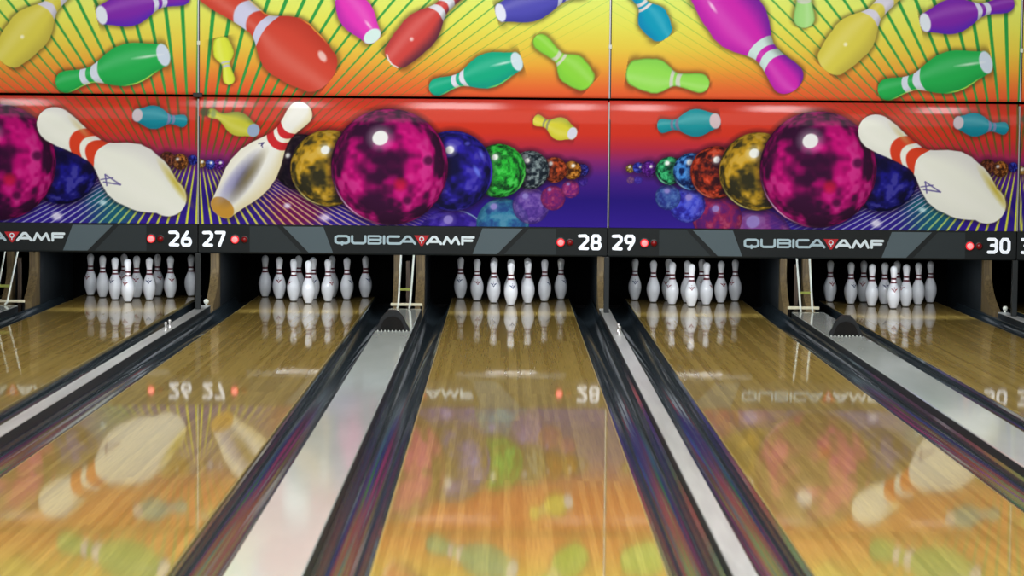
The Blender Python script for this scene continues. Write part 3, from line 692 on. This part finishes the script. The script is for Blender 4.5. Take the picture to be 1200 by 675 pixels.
def hood(x, y, rz, label):
    t = thing('ball_hood', label, 'hood', (x, y, 0.0455), rz, 'ball return hoods')
    bm = bmesh.new()
    # bell-shaped hood: half-section widths by height, swept along its length with a rounded back
    prof = [(.124, 0), (.122, .016), (.112, .034), (.099, .055), (.090, .078), (.081, .098), (.060, .122), (.042, .141), (.032, .149), (0.0, .151)]
    L = [(-.10, 1.0), (-.085, 1.02), (0, 1.0), (.06, .93), (.105, .78), (.13, .52), (.138, .2)]
    rows = []
    for yy, s in L:
        hs = s ** 0.6 if s < 1 else s
        row = [(-w * s, yy, h * hs) for w, h in prof] + [(w * s, yy, h * hs) for w, h in prof[-2::-1]]
        rows.append([bm.verts.new(p) for p in row])
    for A, B in zip(rows, rows[1:]):
        for i in range(len(A) - 1): bm.faces.new((A[i], A[i + 1], B[i + 1], B[i]))
    bm.faces.new(rows[0]); bm.faces.new(rows[-1][::-1])
    obj('shell', bm, M['rubber'], t, smooth=40)
    bm = bmesh.new()                                          # mouth flap: a shallow arched panel set into the front
    fl = [(-.096, .004), (.096, .004), (.080, .05), (.064, .080), (.04, .100), (0, .110), (-.04, .100), (-.064, .080), (-.080, .05)]
    add_prism(bm, fl, 'y', -.108, -.1005); obj('flap', bm, mat_flap, t)
    bm = bmesh.new()
    for k in range(9):
        xx_ = -.108 + k * .027; add_prism(bm, [(xx_ - .006, 0.0005), (xx_ + .006, 0.0005), (xx_ + .002, .008), (xx_ - .002, .008)], 'y', -.1125, -.1085)
    obj('fringe', bm, M['bristle'], t)
mat_flap = mottle(mat('flap_black', (10, 11, 11), 0.7, spec=.2), (24, 20, 19), (14, 14, 14), 0.6)
hood(WIDE[(27, 28)] - .006, -3.24, 0, 'black bell-shaped rubber hood on the wide cap between lanes twenty-seven and twenty-eight')
hood(WIDE[(29, 30)] + .012, -3.34, -0.10, 'black bell-shaped rubber hood on the wide cap between lanes twenty-nine and thirty')

for (a, b) in ((26, 27), (28, 29)):
    c = NARROW[(a, b)]
    t = thing('ball_sensor', 'pair of tiny chrome pegs on the narrow cap between lanes %s and %s' % (WORD[a], WORD[b]), 'sensor', (c + .012, -3.35, 0.0455), 0, 'chrome sensors on the caps')
    bm = bmesh.new(); add_box(bm, -.014, .014, -.16, .16, 0, .004, bevel=.001); obj('base_plate', bm, M['chrome'], t)
    for yy in (-.11, .11):
        bm = bmesh.new(); add_lathe(bm, [(.012, .004), (.010, .012), (.007, .016), (.007, .036), (.012, .042), (.012, .056), (.007, .062), (.001, .064)], 14)
        bmesh.ops.translate(bm, verts=bm.verts, vec=(0, yy, 0)); obj('peg', bm, M['chrome'], t, smooth=40)

# ------------------------------------------------------------------ pins
IN = 0.0254
def pr_at(z): return float(np.interp(z / IN, PH, PR)) * IN
def pin_meshes():
    prof = []
    hs = list(np.linspace(0.30, 13.5, 46)) + [13.5 + 1.5 * math.sin(k / 12 * PI / 2) for k in range(1, 13)]
    # a smooth curve through the regulation diameters
    for h in hs:
        if h <= 13.5:
            r = 0.0
            for dd, w in ((-.5, .2), (-.25, .2), (0, .2), (.25, .2), (.5, .2)): r += w * float(np.interp(min(max(h + dd, 0.05), 13.5), PH, PR))
        else:
            s = (h - 13.5) / 1.5; r = 1.273 * math.sqrt(max(0.0, 1 - s * s))
        prof.append((max(r, .004) * IN, h * IN))
    return prof
PPROF = pin_meshes()
PZ = np.array([p[1] for p in PPROF]); PRR = np.array([p[0] for p in PPROF])
def prr(z): return float(np.interp(z, PZ, PRR))
pin0 = thing('bowling_pin', '', 'pin')
bm = bmesh.new(); add_lathe(bm, PPROF, 36); obj('body', bm, M['pin'], pin0, smooth=60)
bm = bmesh.new(); add_lathe(bm, [(.0245, 0), (.0262, .0015), (.0275, .0076)], 36); obj('base_ring', bm, M['pinbase'], pin0, smooth=60)
def collar(z0, z1):
    bm = bmesh.new(); zs = np.linspace(z0, z1, 6); add_lathe(bm, [(prr(zs[0]) - .001, zs[0])] + [(prr(z) + .0006, z) for z in zs] + [(prr(zs[-1]) - .001, zs[-1])], 36, False, False)
    return obj('neck_stripe', bm, M['pinred'], pin0, smooth=60)
collar(8.84 * IN, 9.46 * IN); collar(10.12 * IN, 10.74 * IN)
def emblem_mesh(m):
    """crest wrapped on the belly: two wings, a wedge below and a dot above"""
    bm = bmesh.new()
    def wrap(poly, n=4):
        # fan-triangulated outline subdivided and laid on the surface
        tmp = bmesh.new(); vs = [tmp.verts.new((p[0], p[1], 0)) for p in poly]; tmp.faces.new(vs)
        bmesh.ops.triangulate(tmp, faces=tmp.faces[:]); bmesh.ops.subdivide_edges(tmp, edges=tmp.edges[:], cuts=n, use_grid_fill=True)
        mp = {}
        for v in tmp.verts:
            z = 0.171 + v.co.y; r = prr(z) + .0008; a = v.co.x / r
            mp[v] = bm.verts.new((r * math.sin(a), -r * math.cos(a), z))
        for f in tmp.faces: bm.faces.new([mp[v] for v in f.verts])
        tmp.free()
    wrap([(-.033, .010), (-.010, .004), (-.002, -.006), (-.004, -.014), (-.020, -.003)]); wrap([(.033, .010), (.020, -.003), (.004, -.014), (.002, -.006), (.010, .004)])
    wrap([(-.011, -.014), (.011, -.014), (0, -.026)]); wrap([(-.005, .006), (0, .001), (.005, .006), (0, .012)]); wrap([(-.003, .018), (.003, .018), (.003, .024), (-.003, .024)])
    return obj('emblem', bm, m, pin0)
em_red = emblem_mesh(M['emblem_red'])
em_blue_me = em_red.data.copy(); em_blue_me.materials.clear(); em_blue_me.materials.append(M['emblem_blue'])

S = 0.3048; DR = S * math.sqrt(3) / 2
SPOT = {1: (0, 0), 2: (-.5 * S, DR), 3: (.5 * S, DR), 4: (-S, 2 * DR), 5: (0, 2 * DR), 6: (S, 2 * DR), 7: (-1.5 * S, 3 * DR), 8: (-.5 * S, 3 * DR), 9: (.5 * S, 3 * DR), 10: (1.5 * S, 3 * DR)}
WHERE = {1: 'alone at the front of the triangle', 2: 'second row, left of two', 3: 'second row, right of two', 4: 'third row, left of three', 5: 'third row, middle of three', 6: 'third row, right of three',
         7: 'back row, left corner', 8: 'back row, second from the left', 9: 'back row, second from the right', 10: 'back row, right corner'}
# which way each crest faces (radians about the pin's axis, 0 = towards the approach) and its ink; pins not listed show none
R_, B_ = 'r', 'b'
FACE = {26: {7: (-.5, R_), 2: (-.6, B_), 1: (-.35, R_), 5: (0, R_), 3: (.0, B_), 8: (-.3, R_), 9: (.6, R_), 6: (.35, R_)},
        27: {4: (0, R_), 2: (-.9, R_), 5: (.2, B_), 3: (.75, R_), 6: (.9, B_), 10: (.7, B_)},
        28: {7: (-.2, B_), 4: (.15, R_), 2: (0, B_), 1: (.3, B_), 6: (.9, B_), 10: (.8, B_)},
        29: {7: (0, B_), 2: (-.75, R_), 1: (0, R_), 9: (0, R_), 8: (-.5, R_), 6: (.4, R_), 10: (-.7, R_), 3: (1.1, R_)},
        30: {7: (.3, R_), 4: (.5, B_), 8: (-.3, R_), 5: (.1, B_), 1: (0, R_), 3: (-1.0, R_), 2: (1.2, B_)}}
first = True
for n, cx in CEN.items():
    for k in (7, 8, 9, 10, 4, 5, 6, 2, 3, 1):
        r = pin0 if first else dup(pin0)
        first = False
        ang, ink = FACE[n].get(k, (2.6, R_))
        r.location = (cx + SPOT[k][0], SPOT[k][1], 0.0003); r.rotation_euler = (0, 0, ang)
        r['label'] = 'white bowling pin under number %s, %s' % (WORD[n], WHERE[k])
        r['category'] = 'pin'; r['group'] = 'bowling pins'
        if ink == B_:
            for c in r.children:
                if c.name.startswith('emblem'): c.data = em_blue_me

# ------------------------------------------------------------------ pin lamps hung over the decks
for n, cx in CEN.items():
    t = thing('pin_lamp', 'pin deck lamp hidden behind the band, its glare mirrored on lane ' + WORD[n], 'lamp', (cx, -0.72, 0.50), 0, 'pin deck lamps')
    bm = bmesh.new(); add_prism(bm, [(-.045, .022), (-.03, .07), (.03, .07), (.045, .022), (.04, .022), (.028, .062), (-.028, .062), (-.04, .022)], 'x', -.47, .47); obj('reflector', bm, M['housing'], t)
    bm = bmesh.new(); add_tube(bm, (-.215, 0, .03), (.215, 0, .03), .005, 12); obj('tube', bm, M['tube'], t)
    for s in (-1, 1):
        bm = bmesh.new(); add_box(bm, s * .235 - .02, s * .235 + .02, -.018, .018, .018, .055, bevel=.003); obj('socket', bm, M['white_paint'], t)

# ------------------------------------------------------------------ the setting
bm = bmesh.new(); add_box(bm, -7.5, 7.5, -18.30, 2.2, FZ - .1, FZ); struct(obj('floor', bm, M['concrete']))
bm = bmesh.new(); add_box(bm, -7.5, 7.5, -26.0, -18.305, FZ - .1, -0.002); struct(obj('floor_approach', bm, M['lane']))
bm = bmesh.new(); add_box(bm, -7.5, 7.5, -26.0, 2.2, 4.6, 4.7); struct(obj('ceiling', bm, M['ceil']))
bm = bmesh.new(); add_box(bm, -7.5, 7.5, 1.72, 1.82, FZ, 4.6); struct(obj('wall_back', bm, M['black']))
bm = bmesh.new(); add_box(bm, -7.6, -7.5, -26.0, 2.2, FZ, 4.6); struct(obj('wall_left', bm, M['wall']))
bm = bmesh.new(); add_box(bm, 7.5, 7.6, -26.0, 2.2, FZ, 4.6); struct(obj('wall_right', bm, M['wall']))
bm = bmesh.new(); add_box(bm, -7.5, 7.5, YM + .12, 1.71, 0.79, 0.85); struct(obj('pit_light_block', bm, M['black']))  # unseen black slab added to shut out light from above the pit

# ------------------------------------------------------------------ light
LP = 0.44
PIN_W = 14.5
def area(name, loc, rot, sx, sy, power, col=(1, 1, 1)):
    d = bpy.data.lights.new(name, 'AREA'); d.shape = 'RECTANGLE'; d.size = sx; d.size_y = sy; d.energy = power * LP; d.color = col
    o = bpy.data.objects.new(name, d); COL.objects.link(o); o.location = loc; o.rotation_euler = rot; return o
for x, wd in ((-5.1, .5), (-3.0, .5), (-2.2, .35), (-0.58, .85), (0.66, .4), (1.36, .45), (2.78, .55), (4.47, .4)):
    area('overhead_light', (x, -6.1, 4.5), (math.radians(48), 0, 0), wd, 1.3, 318 * wd, (1, 1, 1))
area('overhead_light', (0, -15.5, 4.58), (0, 0, 0), 14.5, 14.0, 3500, (1, .98, .95))  # added broad soft fill over the lanes, not a single fixture
for n, cx in CEN.items():
    d = area('pin_light', (cx, -1.20, 0.590), (math.radians(85), 0, 0), 0.95, 0.05, PIN_W / LP, (.90, .95, 1))
w = bpy.data.worlds.new('world'); scene.world = w; w.use_nodes = True
w.node_tree.nodes['Background'].inputs['Color'].default_value = (.85, .92, 1, 1); w.node_tree.nodes['Background'].inputs['Strength'].default_value = 0.25

# ------------------------------------------------------------------ camera
f, h, pit, roll, yaw, cx, D = 2938.8, 1.61263, 0.0661784, 0.00907519, 0.00337806, -0.0646383, 22.02007
fw = Vector((math.sin(yaw) * math.cos(pit), math.cos(yaw) * math.cos(pit), -math.sin(pit)))
r = Vector((math.cos(yaw), -math.sin(yaw), 0)); u = r.cross(fw)
Rv = r * math.cos(roll) + u * math.sin(roll); Uv = u * math.cos(roll) - r * math.sin(roll)
cd = bpy.data.cameras.new('camera'); cam = bpy.data.objects.new('camera', cd); COL.objects.link(cam)
cd.sensor_width = 36.0; cd.sensor_fit = 'HORIZONTAL'; cd.lens = f / 1200 * 36
m = Matrix.Identity(4)
for i in range(3): m[i][0] = Rv[i]; m[i][1] = Uv[i]; m[i][2] = -fw[i]
m[0][3], m[1][3], m[2][3] = cx, -D, h
cam.matrix_world = m
cd.dof.use_dof = True; cd.dof.focus_distance = 20.8; cd.dof.aperture_fstop = 5.0
cd.clip_end = 200
scene.camera = cam

vs = scene.view_settings
vs.view_transform = 'Standard'; vs.look = 'None'; vs.gamma = 1.0; vs.use_curve_mapping = False; vs.exposure = 0.0
